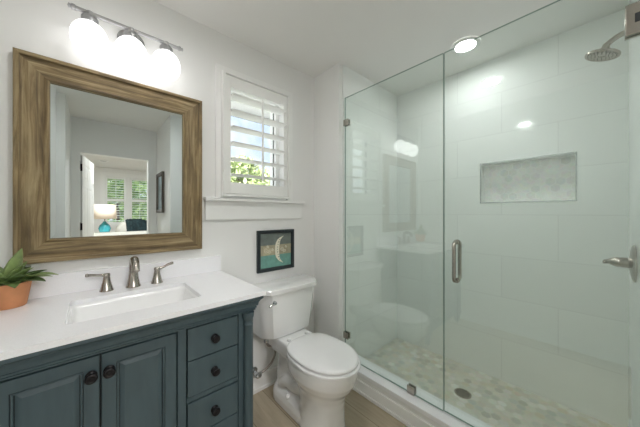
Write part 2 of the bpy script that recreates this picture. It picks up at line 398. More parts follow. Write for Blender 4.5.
link('pane', B((sx0, sx1, sy0 + .022, sy0 + .026, wz0 + .03, wz1 - .03)), PANE, win)

# shutter (lifts off its hinges: a thing)
def make_shutter(name, label, x0, x1, z0, z1, yb, sgn, nlouv, rail, stile, lw, group=None, midrail=None, tilt=0, fat=.5):
    """yb = wall-side plane of the panel, sgn = direction away from the wall along Y (-1 towards -Y)"""
    t = thing(name, label, 'shutter', ((x0 + x1) / 2, yb, z0), group)
    loc = Vector(t.location)
    def Bx(*bs):
        bm = bmesh.new()
        for (a, b, c, d, e_, f) in bs:
            y0, y1 = sorted((c * sgn, d * sgn)); box(bm, a - loc.x, b - loc.x, y0, y1, e_ - loc.z, f - loc.z)
        return bm
    th = .03
    fr = .016
    link('outer_frame', Bx((x0, x0 + fr, .0, th + .012, z0, z1), (x1 - fr, x1, 0, th + .012, z0, z1), (x0 + fr, x1 - fr, 0, th + .012, z0, z0 + fr), (x0 + fr, x1 - fr, 0, th + .012, z1 - fr, z1)), SHUT, t, bevel=.002)
    a0, a1, c0, c1 = x0 + fr + .003, x1 - fr - .003, z0 + fr + .003, z1 - fr - .003
    link('stile', Bx((a0, a0 + stile, 0.002, th, c0, c1)), SHUT, t, bevel=.002)
    link('stile', Bx((a1 - stile, a1, 0.002, th, c0, c1)), SHUT, t, bevel=.002)
    link('rail', Bx((a0 + stile, a1 - stile, .002, th, c0, c0 + rail)), SHUT, t)
    link('rail', Bx((a0 + stile, a1 - stile, .002, th, c1 - rail, c1)), SHUT, t)
    spans = [(c0 + rail, c1 - rail, nlouv)]
    if midrail:
        link('rail', Bx((a0 + stile, a1 - stile, .002, th, midrail - .035, midrail + .035)), SHUT, t)
        tot = (c1 - rail) - (c0 + rail) - .07; n1 = round(nlouv * (midrail - .035 - c0 - rail) / tot)
        spans = [(c0 + rail, midrail - .035, n1), (midrail + .035, c1 - rail, nlouv - n1)]
    bm = bmesh.new(); bmr = bmesh.new()
    for s0, s1, n in spans:
        p = (s1 - s0) / n
        for i in range(n):
            zc = s0 + (i + fat) * p - loc.z
            prof = []
            for k in range(16):
                a = 2 * PI * k / 16; u, v = lw / 2 * math.cos(a), .0065 * math.sin(a)
                u2 = u * math.cos(tilt) - v * math.sin(tilt); v2 = u * math.sin(tilt) + v * math.cos(tilt)
                prof.append((th / 2 * sgn + u2 * sgn, zc + v2))
            loft(bm, [[(xx - loc.x, y, z) for y, z in prof] for xx in (a0 + stile + .001, a1 - stile - .001)])
        xm = (a0 + a1) / 2 - loc.x; yr = (th / 2 + lw / 2 * math.cos(tilt) + .006) * sgn
        box(bmr, xm - .005, xm + .005, yr - .006, yr + .006, s0 + .02 - loc.z, s1 - .03 - loc.z)
    link('louvers', bm, SHUT, t, auto=40); link('tilt_rod', bmr, SHUT, t)
    return t
sh = make_shutter('window_shutter', 'white plantation shutter with open louvers over the bathroom window', .608, 1.123, 1.381, 2.180, YW - .018, -1, 6, .073, .034, .112, fat=.50)
for zz in (1.50, 2.06):
    for xx in (.605, 1.126):
        bm = bmesh.new(); tube(bm, [(xx - sh.location.x, -.044, zz - 1.381 - .025), (xx - sh.location.x, -.044, zz - 1.381 + .025)], .004, 10)
        link('hinge', bm, SHUT, sh)

# ------------------------------------------------------------------ outdoors
BOUNCE_GROUND = mat('pale_bounce_ground', srgb(214, 212, 204), .9, noise_amt=.3, scale=8)  # ground made pale to bounce sunlight up onto louvers and eave
def leafmat(name, a):
    m, nt, b = new_mat(name); g = nn(nt, 'ShaderNodeNewGeometry'); r = nn(nt, 'ShaderNodeValToRGB'); nt.links.new(g.outputs['Random Per Island'], r.inputs[0])
    els = r.color_ramp.elements
    while len(els) < len(a): els.new(.5)
    for i, q in enumerate(a): els[i].position = i / (len(a) - 1); els[i].color = q
    nt.links.new(r.outputs[0], b.inputs['Base Color']); b.inputs['Roughness'].default_value = .6
    b.inputs['Transmission Weight'].default_value = 0
    return m
LEAF = leafmat('tree_leaves', [srgb(96, 112, 66), srgb(150, 166, 104), srgb(184, 196, 140), srgb(214, 218, 176)])
LEAF2 = leafmat('hedge_leaves', [srgb(90, 126, 70), srgb(150, 180, 110), srgb(200, 216, 150)])
BARK = mat('bark', srgb(96, 80, 64), .9, noise_amt=.2, bump=.5, bscale=30)
link('ground_outside', B((-30, 30, YW + .2, 40, -.5, -.4), (-30, 30, -40, BY - .2, -.5, -.4)), BOUNCE_GROUND, kind='structure')
def tree(x, y, top, r, label, m, n=3500, zbase=-.4, leaf=.10, sz=1.0, nm='tree', cat='tree', group=None):
    t = thing(nm, label, cat, (x, y, zbase), group)
    cz = top - zbase - r * sz
    bm = bmesh.new(); tube(bm, [(0, 0, 0), (.04, .03, cz * .5), (0, 0, cz)], [.12, .09, .05], 10); link('trunk', bm, BARK, t, smooth=True)
    bm = bmesh.new(); R = random.Random(int(x * 91 + y * 17))
    blobs = [(Vector((R.uniform(-.6, .6) * r, R.uniform(-.5, .5) * r, cz + R.uniform(-.9, .55) * r * sz)), R.uniform(.3, .5) * r) for _ in range(16)]
    for _ in range(n):
        c, rr = R.choice(blobs); d = Vector((R.gauss(0, 1), R.gauss(0, 1), R.gauss(0, 1))).normalized() * rr * R.uniform(.6, 1.05)
        p = c + d; u = Vector((R.gauss(0, 1), R.gauss(0, 1), R.gauss(0, 1))).normalized(); v = u.cross(Vector((R.gauss(0, 1), R.gauss(0, 1), R.gauss(0, 1)))).normalized(); s = leaf * R.uniform(.6, 1.2)
        w_ = u.cross(v) * s * .18
        q = [bm.verts.new(k) for k in (p - u * s, p - v * s * .45 + w_, p + u * s, p + v * s * .45 + w_)]; bm.faces.new(q)
    link('foliage', bm, m, t)
    return t
tree(3.0, 6.6, 3.7, 1.1, 'pale green leafy tree seen through the left of the bathroom window louvers', LEAF, 8000, sz=1.35)
tree(5.2, 7.6, 3.4, 1.1, 'pale green leafy tree seen through the right of the bathroom window louvers', LEAF, 8000, sz=1.35)
tree(2.75, 4.6, 1.85, .6, 'low pale green bush at the foot of the trees outside the bathroom window', LEAF, 3500, nm='bush', cat='bush')
for i, (x, l) in enumerate(((-1.9, 'left'), (.6, 'middle'), (3.1, 'right'))):
    tree(x, BY - 2.6, 3.3, 1.2, 'green garden tree outside the bedroom windows, ' + l + ' one of three', LEAF2, 4200, sz=1.4, leaf=.10, group='trees outside the bedroom windows')
EAVE = mat('eave_paint', srgb(205, 205, 203), .7, noise_amt=.02)
bm = B((-1.5, 4, YW + .2, YW + 1.35, H + .1, H + .13)); link('roof_eave', bm, EAVE, kind='structure')
link('trim_5', B((-1.5, 4, YW + 1.351, YW + 1.40, H + .04, H + .2)), GASK, kind='structure')

# ------------------------------------------------------------------ vanity cabinet
VX0, VX1 = -.275, .56; VY = 1.085   # body face
van = thing('vanity_cabinet', 'dark teal bathroom vanity cabinet with two doors and a column of drawers', 'vanity', (0, 0, 0))
t_ = .018
bm = B((VX0, VX0 + t_, VY + .02, YW - .03, .10, .884), (VX1 - t_, VX1, VY + .02, YW - .03, .10, .884), (VX0 + t_, VX1 - t_, VY + .02, YW - .03, .10, .118), (VX0 + t_, VX1 - t_, YW - .045, YW - .03, .118, .884), (.250, .266, VY + .02, YW - .045, .118, .72), (VX0 + t_, VX1 - t_, VY + .02, VY + .035, .14, .884))
# face frame, leaving openings shadowed
box(bm, VX0, VX1, VY, VY + .02, .10, .14); box(bm, VX0, VX1, VY, VY + .02, .815, .84)
box(bm, VX0, -.214, VY, VY + .02, .14, .815); box(bm, .2425, .2725, VY, VY + .02, .14, .815); box(bm, .4875, VX1, VY, VY + .02, .14, .815)
box(bm, .274, .486, VY, VY + .02, .517, .535)
link('cabinet_body', bm, TEAL, van, bevel=.0015)
# cornice profile (stacked mouldings) along the front and returning on the right side
prof = [(.0, .8165), (.007, .8175), (.007, .822), (.0045, .8235), (.0045, .8255), (.011, .827), (.011, .832), (.0085, .8335), (.0085, .8355), (.016, .838), (.016, .842), (.018, .852), (.024, .864), (.034, .872), (.034, .8845)]
bm = bmesh.new(); rings = []
for d, z in prof:
    rings.append([(VX0 - .001 - d, YW - .03, z), (VX0 - .001 - d, VY - .001 - d, z), (VX1 + .001 + d, VY - .001 - d, z), (VX1 + .001 + d, YW - .03, z)])
for a, b in zip(rings, rings[1:]):
    va = [bm.verts.new(p) for p in a]; vb = [bm.verts.new(p) for p in b]
    for i in range(3): bm.faces.new((va[i], va[i + 1], vb[i + 1], vb[i]))
bmesh.ops.remove_doubles(bm, verts=bm.verts[:], dist=1e-5)
link('cornice', bm, TEAL, van)
def knob(x, y, z, parent):
    bm = bmesh.new()
    lathe(bm, [(.0155, 0), (.0155, .002), (.006, .004), (.005, .012), (.010, .015), (.0158, .019), (.0165, .024), (.0145, .028), (.009, .030), (.0085, .0285), (.004, .030), (.0005, .031)], (x, y, z), (0, -1, 0), 24)
    return link('knob', bm, BRONZE, parent, smooth=True)
for x0, x1, kx in ((-.209, .0155, -.004), (.0200, .2375, .040)):
    bm = bmesh.new(); g = VY - .004
    rect_profile(bm, x0 + .001, x1, .145, .810, g, [(0, .022), (0, .0015), (.0015, 0), (.037, 0), (.0378, .003), (.0392, .003), (.040, .0006), (.0440, .0006), (.0452, .007), (.0470, .007), (.060, .003), (.062, .003)], mis=[0, 0, 0, 0, 1, 0, 0, 0, 1, 0, 0])
    d = link('door', bm, [TEAL, TEAL_SHADE], van); knob(kx if kx < 0 else kx, g, .753, d)
for z0, z1 in ((.6845, .8105), (.540, .6795), (.3785, .5125), (.226, .374)):
    bm = bmesh.new(); g = VY - .004
    rect_profile(bm, .2775, .4825, z0, z1, g, [(0, .022), (0, .001), (.001, 0)])
    d = link('drawer', bm, TEAL, van); knob(.380, g, (z0 + z1) / 2, d)
rect = bmesh.new(); rect_profile(rect, .277, .483, .145, .222, VY - .004, [(0, .022), (0, .002), (.002, 0)]); link('toe_panel', rect, TEAL, van)
# dark sheet that paints the shade inside the gaps
link('gap_shade', B((-.212, .242, VY + .0185, VY + .0199, .14, .815), (.274, .486, VY + .0185, VY + .0199, .14, .815)), TEAL_SHADE, van)
for px in (.530, -.244):
    bm = bmesh.new()
    lathe(bm, [(.027, 0), (.027, .02), (.024, .03), (.021, .045), (.024, .06), (.0205, .075), (.0205, .655), (.0235, .662), (.0205, .670), (.0205, .682), (.025, .690), (.027, .70), (.027, .715)], (px, VY - .008, .101), (0, 0, 1), 24)
    link('corner_post', bm, TEAL, van, auto=40)
for fx in (.530, -.244):
    for fy in (VY + .01, 1.55):
        bm = bmesh.new(); lathe(bm, [(.018, 0), (.027, .03), (.032, .06), (.026, .09), (.03, .0995)], (fx, fy, 0.0005), (0, 0, 1), 20)
        link('foot', bm, TEAL, van, smooth=True)

# ------------------------------------------------------------------ countertop, backsplash, sink, faucet
bx0, bx1, by0, by1 = -.070, .358, 1.165, 1.470
ct = thing('countertop', 'white quartz vanity countertop with backsplash and cut-out sink', 'countertop', (0, 0, 0))
bm = bmesh.new()
inner = [Vector(p) for p in rrect(bx0, bx1, by0, by1, .022, 0, 6)]
ox0, ox1, oy0, oy1 = -.325, .605, 1.045, YW
cc = Vector(((bx0 + bx1) / 2, (by0 + by1) / 2, 0))
outer = []
for q, (X, Y) in enumerate(((ox1, oy1), (ox0, oy1), (ox0, oy0), (ox1, oy0))):
    i0, i6 = inner[q * 7], inner[q * 7 + 6]
    if q % 2 == 0: P0, P1 = Vector((X, i0.y, 0)), Vector((i6.x, Y, 0))
    else: P0, P1 = Vector((i0.x, Y, 0)), Vector((X, i6.y, 0))
    C_ = Vector((X, Y, 0))
    outer += [P0.lerp(C_, k / 3) for k in range(3)] + [C_] + [C_.lerp(P1, k / 3) for k in range(1, 4)]
zt, zb = .905, .885
def ringz(r, z): return [(p.x, p.y, z) for p in r]
vs = loft(bm, [ringz(outer, zt), ringz(inner, zt), ringz(inner, zb), ringz(outer, zb)], False, False)
a, b = vs[-1], vs[0]
for i in range(len(a)):
    j = (i + 1) % len(a); bm.faces.new((a[i], a[j], b[j], b[i]))
link('slab', bm, QUARTZ, ct)
link('backsplash', B((ox0, .608, YW - .021, YW, zt, 1.0)), QUARTZ, ct, bevel=.0015)
bm = bmesh.new(); o_ = .004
R_ = [rrect(bx0 - .02, bx1 + .02, by0 - .02, by1 + .02, .03, .8848), rrect(bx0 + .0, bx1 - .0, by0 + .0, by1 - .0, .024, .8848), rrect(bx0 + .002, bx1 - .002, by0 + .002, by1 - .002, .028, .870),
      rrect(bx0 + .012, bx1 - .022, by0 + .012, by1 - .012, .036, .80), rrect(bx0 + .03, bx1 - .055, by0 + .03, by1 - .03, .05, .762), rrect(bx0 + .07, bx1 - .10, by0 + .07, by1 - .07, .06, .750),
      rrect(.115, .175, 1.30, 1.36, .029, .748)]
loft(bm, R_, False, True)
bmb = bm
sk = link('sink_basin', bm, PORC, smooth=True)
sm_ = sk.modifiers.new('solid', 'SOLIDIFY'); sm_.thickness = -.008; sm_.offset = 1
tag(sk, 'white rectangular undermount sink basin set in the quartz countertop', 'sink')
bm = bmesh.new(); lathe(bm, [(.022, 0), (.022, .003), (.016, .004), (.015, .001), (.001, .001)], (.145, 1.33, .7485), (0, 0, 1), 24)
o = link('sink_drain', bm, NICKEL, sk, auto=40)

fa = thing('faucet', 'brushed nickel widespread faucet with two lever handles behind the sink', 'faucet', (.150, 1.553, .905))
bm = bmesh.new()
lathe(bm, [(.031, 0), (.031, .004), (.027, .012), (.0215, .045), (.0185, .075), (.0175, .09)], (0, 0, 0), (0, 0, 1), 28)
path = smooth_path([(0, 0, .085), (0, -.002, .112), (0, -.022, .134), (0, -.052, .138), (0, -.084, .122), (0, -.104, .094)], 6)
n_ = len(path); tube(bm, path, [.0178 + .001 * math.sin(PI * i / n_) - .003 * i / n_ for i in range(n_)], 24)
link('spout', bm, NICKEL, fa, auto=50)
for dx, dirx, dy, dz in ((-.102, -1, -.012, .004), (.100, 1, -.006, .014)):
    bm = bmesh.new()
    lathe(bm, [(.0265, 0), (.0265, .004), (.024, .009), (.0155, .045), (.0125, .066), (.0135, .070), (.0135, .078), (.011, .082), (.001, .083)], (dx, 0, 0), (0, 0, 1), 28)
    h = link('handle', bm, NICKEL, fa, auto=50)
    bm = bmesh.new()
    L_ = smooth_path([(dx, 0, .073), (dx + dirx * .03, dy * .3, .0765 + dz * .3), (dx + dirx * .050, dy * .7, .079 + dz * .8), (dx + dirx * .068, dy, .081 + dz)], 5)
    m_ = len(L_); tube(bm, L_, [.0075 - .0018 * math.sin(PI * i / (m_ - 1)) for i in range(m_)], 14)
    lathe(bm, [(.0068, -.006), (.0080, 0), (.0062, .006)], L_[-1], (dirx, 0, .1), 14)
    link('lever', bm, NICKEL, h, smooth=True)

# ------------------------------------------------------------------ mirror
mi = thing('wall_mirror', 'large rectangular mirror in a wide weathered wood frame above the vanity', 'mirror', (0, 0, 0))
MX0, MX1, MZ0, MZ1 = -.243, .490, 1.057, 1.951
bm = bmesh.new()
rect_profile(bm, MX0, MX1, MZ0, MZ1, YW - .002, [(0, 0), (0, -.030), (.003, -.033), (.014, -.033), (.017, -.031), (.0175, -.022), (.026, -.020), (.040, -.0225), (.078, -.0185), (.086, -.019), (.094, -.024), (.099, -.024), (.102, -.021), (.102, -.008)], cap=False, side_mats=[0, 1])
link('frame', bm, [WOODX, WOODZ], mi)
bm = bmesh.new()
rect_profile(bm, MX0 + .099, MX1 - .099, MZ0 + .099, MZ1 - .099, YW - .002, [(0, -.0095), (.003, -.0098), (.022, -.0104)], cap=True)
link('mirror_glass', bm, MIRR, mi)

# ------------------------------------------------------------------ vanity light
OPAL = emit('lit_opal_glass', (1, .99, .975, 1), GLOBE_POWER)
vl = thing('vanity_light', 'three-shade wall-mounted vanity light with lit white globes on a satin silver bar', 'wall light', (0, 0, 0))
bar_y, bar_z = 1.53, 2.172
bm = bmesh.new(); tube(bm, [(-.058, bar_y, bar_z), (.345, bar_y, bar_z)], .0085, 18)
for xx, s in ((-.058, -1), (.345, 1)): lathe(bm, [(.0085, -.002), (.012, 0), (.012, .010), (.007, .014), (.010, .020), (.001, .024)], (xx, bar_y, bar_z), (s, 0, 0), 18)
link('bar', bm, SILVER, vl, auto=40)
bm = bmesh.new(); lathe(bm, [(.058, 0), (.058, .008), (.050, .016), (.02, .020), (.001, .021)], (.148, YW - .0005, 2.165), (0, -1, 0), 36)
tube(bm, [(.148, YW - .015, 2.168), (.148, bar_y + .005, bar_z)], .010, 16)
link('backplate', bm, SILVER, vl, auto=40)
for i, gx in enumerate((-.010, .140, .288)):
    bm = bmesh.new(); lathe(bm, [(.012, .006), (.012, -.012), (.026, -.018), (.030, -.024), (.030, -.046), (.028, -.050)], (gx, bar_y, bar_z), (0, 0, 1), 28)
    f = link('shade_holder', bm, SILVER, vl, auto=40)
    bm = bmesh.new(); pr = []
    for k in range(19):
        a = PI * k / 18 * .90
        pr.append((.066 * math.sin(PI - a) ** .9 if k else .001, -.192 + .075 * (1 - math.cos(a))))
    pr[-1] = (max(pr[-1][0], .026), pr[-1][1])
    lathe(bm, pr, (gx, bar_y, bar_z), (0, 0, 1), 32)
    link('globe_shade', bm, OPAL, f, smooth=True)

# ------------------------------------------------------------------ potted plant
pp = thing('potted_plant', 'green succulent in a terracotta pot at the left end of the countertop', 'plant', (-.246, 1.545, .9055))
bm = bmesh.new(); lathe(bm, [(.0005, .0), (.047, 0), (.049, .003), (.062, .088), (.0635, .092), (.0625, .095), (.058, .0945), (.056, .082), (.0005, .080)], n=40, cap=False)
link('pot', bm, TERRA, pp, auto=50)
bm = bmesh.new(); lathe(bm, [(.0562, .0805), (.03, .086), (.001, .087)], n=24); link('soil', bm, SOIL, pp, smooth=True)
m, nt_, b_ = new_mat('succulent_leaf'); L_ = nt_.links.new
g_ = nn(nt_, 'ShaderNodeNewGeometry'); r_ = nn(nt_, 'ShaderNodeValToRGB'); L_(g_.outputs['Random Per Island'], r_.inputs[0])
r_.color_ramp.elements[0].color = srgb(46, 76, 36); r_.color_ramp.elements[1].color = srgb(140, 160, 100)
tn = nn(nt_, 'ShaderNodeTexCoord'); n_ = nn(nt_, 'ShaderNodeTexNoise', Scale=45.0, Detail=3.0); L_(tn.outputs['Object'], n_.inputs['Vector'])
mm_ = nn(nt_, 'ShaderNodeMix', data_type='RGBA', blend_type='OVERLAY'); mm_.inputs[0].default_value = .5; L_(r_.outputs[0], mm_.inputs[6]); L_(n_.outputs['Fac'], mm_.inputs[7])
L_(mm_.outputs[2], b_.inputs['Base Color']); b_.inputs['Roughness'].default_value = .35
SUCC = m
bm = bmesh.new(); R = random.Random(5)
def leaf(ang, elev0, length, width, curl):
    """thick pointed leaf with a channel, as a loft of lens sections"""
    d = Vector((math.cos(ang), math.sin(ang), 0)); side = Vector((-math.sin(ang), math.cos(ang), 0)); up = Vector((0, 0, 1))
    p = Vector((0, 0, .085)) + d * .012; el = elev0; N = 12; rings = []
    for i in range(N + 1):
        u = i / N; wd = width * (math.sin(PI * min(1, (u * .92 + .08)) ** .75) ** .8) * .5 + .0008; th = .0045 * (1 - u) + .0008
        t = d * math.cos(el) + up * math.sin(el); nrm = -d * math.sin(el) + up * math.cos(el)
        ring = []
        for k in range(10):
            a = 2 * PI * k / 10; xx = math.cos(a) * wd; yy = math.sin(a) * th + abs(math.cos(a)) ** 2 * wd * .35
            ring.append(p + side * xx + nrm * yy)
        rings.append(ring); p = p + t * (length / N); el -= curl / N
    loft(bm, rings)
for k in range(8): leaf(2 * PI * k / 8 + .3, .38 + R.uniform(-.05, .12), .108 + R.uniform(-.008, .010), .054, .8)
for k in range(6): leaf(2 * PI * k / 6 + .1, .80 + R.uniform(-.1, .1), .108 + R.uniform(-.01, .01), .054, .6)
for k in range(4): leaf(2 * PI * k / 4 + .8, 1.15, .095, .044, .3)
leaf(-.2, .62, .138, .050, 1.0); leaf(-.75, 1.32, .150, .060, .1); leaf(-.6, .95, .10, .05, .5)
link('leaves', bm, SUCC, pp, smooth=True)

# ------------------------------------------------------------------ framed picture over the toilet
fp = thing('framed_picture', 'small black-framed picture of a patterned fish tail hung above the toilet', 'picture', (0, 0, 0))
PX0, PX1, PZ0, PZ1 = .868, 1.187, .842, 1.146
bm = bmesh.new(); rect_profile(bm, PX0, PX1, PZ0, PZ1, YW - .001, [(0, 0), (0, -.020), (.002, -.022), (.020, -.022), (.024, -.018), (.026, -.010)], cap=False)
link('frame', bm, BLK, fp)
m, nt_, b_ = new_mat('fish_tail_print'); L_ = nt_.links.new
tn = nn(nt_, 'ShaderNodeNewGeometry'); sp = nn(nt_, 'ShaderNodeSeparateXYZ'); L_(tn.outputs['Position'], sp.inputs[0])
mr = nn(nt_, 'ShaderNodeMapRange'); mr.inputs[1].default_value = PZ0 + .026; mr.inputs[2].default_value = PZ1 - .026; L_(sp.outputs['Z'], mr.inputs[0])
rp = nn(nt_, 'ShaderNodeValToRGB'); rp.color_ramp.interpolation = 'CONSTANT'; L_(mr.outputs[0], rp.inputs[0])
els = rp.color_ramp.elements; els[0].color = srgb(112, 160, 150); els[1].position = .36; els[1].color = srgb(168, 160, 136)
x_ = els.new(.66); x_.color = srgb(112, 120, 116)
vo = nn(nt_, 'ShaderNodeTexNoise', Scale=30.0, Detail=2.0); L_(tn.outputs['Position'], vo.inputs['Vector'])
mm_ = nn(nt_, 'ShaderNodeMix', data_type='RGBA', blend_type='OVERLAY'); mm_.inputs[0].default_value = .35; L_(rp.outputs[0], mm_.inputs[6]); L_(vo.outputs['Fac'], mm_.inputs[7])
L_(mm_.outputs[2], b_.inputs['Base Color']); b_.inputs['Roughness'].default_value = .5
link('print', B((PX0 + .025, PX1 - .025, YW - .010, YW - .006, PZ0 + .025, PZ1 - .025)), m, fp)
CREAM = mat('cream_ink', srgb(226, 222, 204), .7, noise_amt=.04); TAN = mat('pale_scroll_ink', srgb(184, 176, 148), .7, noise_amt=.06)
DARKINK = mat('dark_ink', srgb(70, 84, 84), .7, noise_amt=.05)
def flat(pts, y, d=.0012):
    bm = bmesh.new(); loft(bm, [[(x, y, z) for x, z in pts], [(x, y - d, z) for x, z in pts]]); return bm
cx_, cz_ = (PX0 + PX1) / 2, (PZ0 + PZ1) / 2
# tail: a crescent with a narrow stock
rows_ = [(.104, .062, .066), (.092, .030, .052), (.076, .008, .038), (.055, -.004, .031), (.030, -.010, .026), (.0, -.012, .024), (-.030, -.010, .025), (-.055, -.002, .028), (-.074, .014, .036), (-.088, .030, .048), (-.102, .058, .062)]
bm = bmesh.new(); loft(bm, [[(cx_ + a, YW - .0102, cz_ + z), (cx_ + b, YW - .0102, cz_ + z), (cx_ + b, YW - .0116, cz_ + z), (cx_ + a, YW - .0116, cz_ + z)] for z, a, b in rows_]); link('fish_tail', bm, CREAM, fp)
bm = flat([(cx_ - .110, cz_ + .030), (cx_ - .06, cz_ + .022), (cx_ - .018, cz_ + .008), (cx_ - .018, cz_ - .010), (cx_ - .06, cz_ - .028), (cx_ - .110, cz_ - .034)], YW - .0102); link('fish_body', bm, TAN, fp)
bm = bmesh.new()
def spiral(cx, cz, r, turns, s=1, a0=0, w=.0016):
    pts = [(cx + r * (1 - i / 40 * .85) * math.cos(a0 + s * turns * 2 * PI * i / 40), YW - .0116, cz + r * (1 - i / 40 * .85) * math.sin(a0 + s * turns * 2 * PI * i / 40)) for i in range(41)]
    bm = bmesh.new(); tube(bm, pts, w, 6); link('scroll_line', bm, CREAM, fp)
for i, (a, b, r) in enumerate(((-.088, .004, .020), (-.058, -.008, .015), (-.036, .004, .011), (.052, .006, .016), (.074, -.012, .014), (-.076, .03, .010), (.086, .022, .010))): spiral(cx_ + a, cz_ + b, r, 1.6, 1 if i % 2 else -1, i)
bm = bmesh.new()
for i in range(9):
    u = i / 8; z = .078 - .15 * u; x = .010 + .020 * (2 * u - 1) ** 2
    lathe(bm, [(.0035 + .001 * (i % 2), 0), (.003, .0006)], (cx_ + x, YW - .0114, cz_ + z), (0, -1, 0), 10)
link('tail_dots', bm, DARKINK, fp)

# ------------------------------------------------------------------ toilet
TX, TF = 1.030, .868        # centre line, front of the bowl
to = thing('toilet', 'white two-piece toilet with closed lid between the vanity and shower glass', 'toilet', (TX, 0, 0))
def egg(hw, yf, yb, z, n=40, pw=2.0, yc=None, dx=0):
    """egg outline: widest at yc, round front (towards -Y), squarer back"""
    yc = yc if yc is not None else yf + (yb - yf) * .48; pts = []
    for k in range(n):
        a = 2 * PI * k / n; c, s = math.cos(a), math.sin(a)
        if s < 0: x = hw * math.copysign(abs(c) ** (2 / 2.0), c); y = yc + (yc - yf) * s
        else: x = hw * math.copysign(abs(c) ** (2 / pw), c); y = yc + (yb - yc) * abs(s) ** (2 / pw)
        pts.append((x + dx, y, z))
    return pts
bm = bmesh.new()
# bowl and front pedestal
loft(bm, [egg(.128, .965, 1.30, .0), egg(.128, .962, 1.30, .02), egg(.122, .965, 1.29, .06), egg(.116, .965, 1.28, .14), egg(.117, .957, 1.30, .20), egg(.130, .938, 1.33, .245), egg(.156, .905, 1.36, .285), egg(.176, .882, 1.38, .325), egg(.180, .874, 1.38, .365), egg(.178, .874, 1.38, .392), egg(.172, .880, 1.375, .400)])
# rear deck under the tank
loft(bm, [rrect(-.10, .10, 1.34, 1.58, .04, .32), rrect(-.115, .115, 1.30, 1.59, .04, .36), rrect(-.12, .12, 1.28, 1.595, .04, .405), rrect(-.118, .118, 1.30, 1.59, .04, .428), rrect(-.11, .11, 1.31, 1.585, .04, .432)])
# trapway body at the rear
loft(bm, [rrect(-.070, .070, 1.20, 1.545, .05, .0), rrect(-.070, .070, 1.20, 1.545, .05, .12), rrect(-.062, .062, 1.22, 1.54, .05, .22), rrect(-.062, .062, 1.24, 1.54, .05, .34)])
# trapway bulge on both sides
for s in (-1, 1):
    tube(bm, smooth_path([(s * .052, 1.10, .25), (s * .058, 1.20, .20), (s * .06, 1.29, .155), (s * .062, 1.38, .15), (s * .058, 1.45, .10)], 5), [.030] * 5 + [.04] * 10 + [.042] * 6, 14)
# foot
loft(bm, [rrect(-.118, .118, 1.03, 1.555, .10, 0), rrect(-.118, .118, 1.03, 1.555, .10, .045), rrect(-.110, .110, 1.04, 1.55, .10, .075), rrect(-.088, .088, 1.06, 1.53, .09, .105)])
bowl = link('bowl', bm, PORC, to, smooth=True)
rm = bowl.modifiers.new('remesh', 'REMESH'); rm.mode = 'VOXEL'; rm.voxel_size = .0065; rm.use_smooth_shade = True
s_ = bowl.modifiers.new('smooth', 'SMOOTH'); s_.factor = .6; s_.iterations = 5
# seat and lid
bm = bmesh.new()
loft(bm, [egg(.176, .871, 1.34, .4015, pw=2.6), egg(.184, .862, 1.345, .406, pw=2.6), egg(.185, .861, 1.345, .414, pw=2.6), egg(.182, .864, 1.342, .4178, pw=2.6), egg(.168, .880, 1.33, .418, pw=2.6)])
link('seat', bm, PLAST, to, auto=50)
bm = bmesh.new()
loft(bm, [egg(.162, .886, 1.325, .4185, pw=3), egg(.164, .884, 1.325, .4215, pw=3), egg(.171, .876, 1.335, .4235, pw=3), egg(.175, .872, 1.34, .426, pw=3), egg(.175, .872, 1.34, .432, pw=3), egg(.174, .873, 1.338, .4385, pw=3), egg(.162, .886, 1.328, .4425, pw=3), egg(.12, .93, 1.29, .446, pw=2.6), egg(.05, 1.02, 1.20, .4475)])
link('lid', bm, PLAST, to, smooth=True)
for s in (-1, 1):
    bm = bmesh.new(); lathe(bm, [(.014, 0), (.014, .014), (.010, .018), (.001, .019)], (s * .075, 1.355, .432), (0, 0, 1), 18)
    link('seat_hinge', bm, PLAST, to, smooth=True)
def tank_ring(hw, yf, yb, z, bow=.014, n=10):
    """tank plan: flat back, softly bowed front, chamfered front corners"""
    pts = [(hw * .98, yb, z), (-hw * .98, yb, z), (-hw, yb - .02, z), (-hw, yf + .078, z)]
    for k in range(1, 5): u = k / 5; pts.append((-hw + .058 * u ** 1.35, yf + .078 - .066 * u ** .8, z))
    for k in range(n + 1): u = k / n; pts.append((-hw + .058 + (2 * hw - .116) * u, yf + .010 - bow * math.sin(PI * u), z))
    for k in range(4, 0, -1): u = k / 5; pts.append((hw - .058 * u ** 1.35, yf + .078 - .066 * u ** .8, z))
    pts += [(hw, yf + .078, z), (hw, yb - .02, z)]
    return pts
bm = bmesh.new()
loft(bm, [tank_ring(.190, 1.428, 1.600, .436), tank_ring(.204, 1.415, 1.606, .440), tank_ring(.208, 1.411, 1.608, .450), tank_ring(.220, 1.400, 1.61, .58), tank_ring(.229, 1.392, 1.612, .70), tank_ring(.231, 1.390, 1.612, .737)])
link('tank', bm, PORC, to, auto=28)
bm = bmesh.new()
loft(bm, [tank_ring(.232, 1.389, 1.613, .7375), tank_ring(.243, 1.378, 1.617, .740), tank_ring(.245, 1.376, 1.618, .744), tank_ring(.245, 1.376, 1.618, .768), tank_ring(.242, 1.379, 1.616, .773), tank_ring(.236, 1.386, 1.610, .775)])
link('tank_lid', bm, PORC, to, auto=28)
bm = bmesh.new(); lx, ly, lz = -.160, 1.394, .690
lathe(bm, [(.013, -.004), (.013, .006), (.008, .009), (.007, .018), (.001, .019)], (lx, ly, lz), (0, -1, 0), 18)
tube(bm, smooth_path([(lx, ly - .016, lz), (lx - .020, ly - .020, lz - .002), (lx - .048, ly - .012, lz - .010)], 5), [.0055] * 8 + [.0065] * 3, 12)
link('flush_lever', bm, CHROME, to, smooth=True)
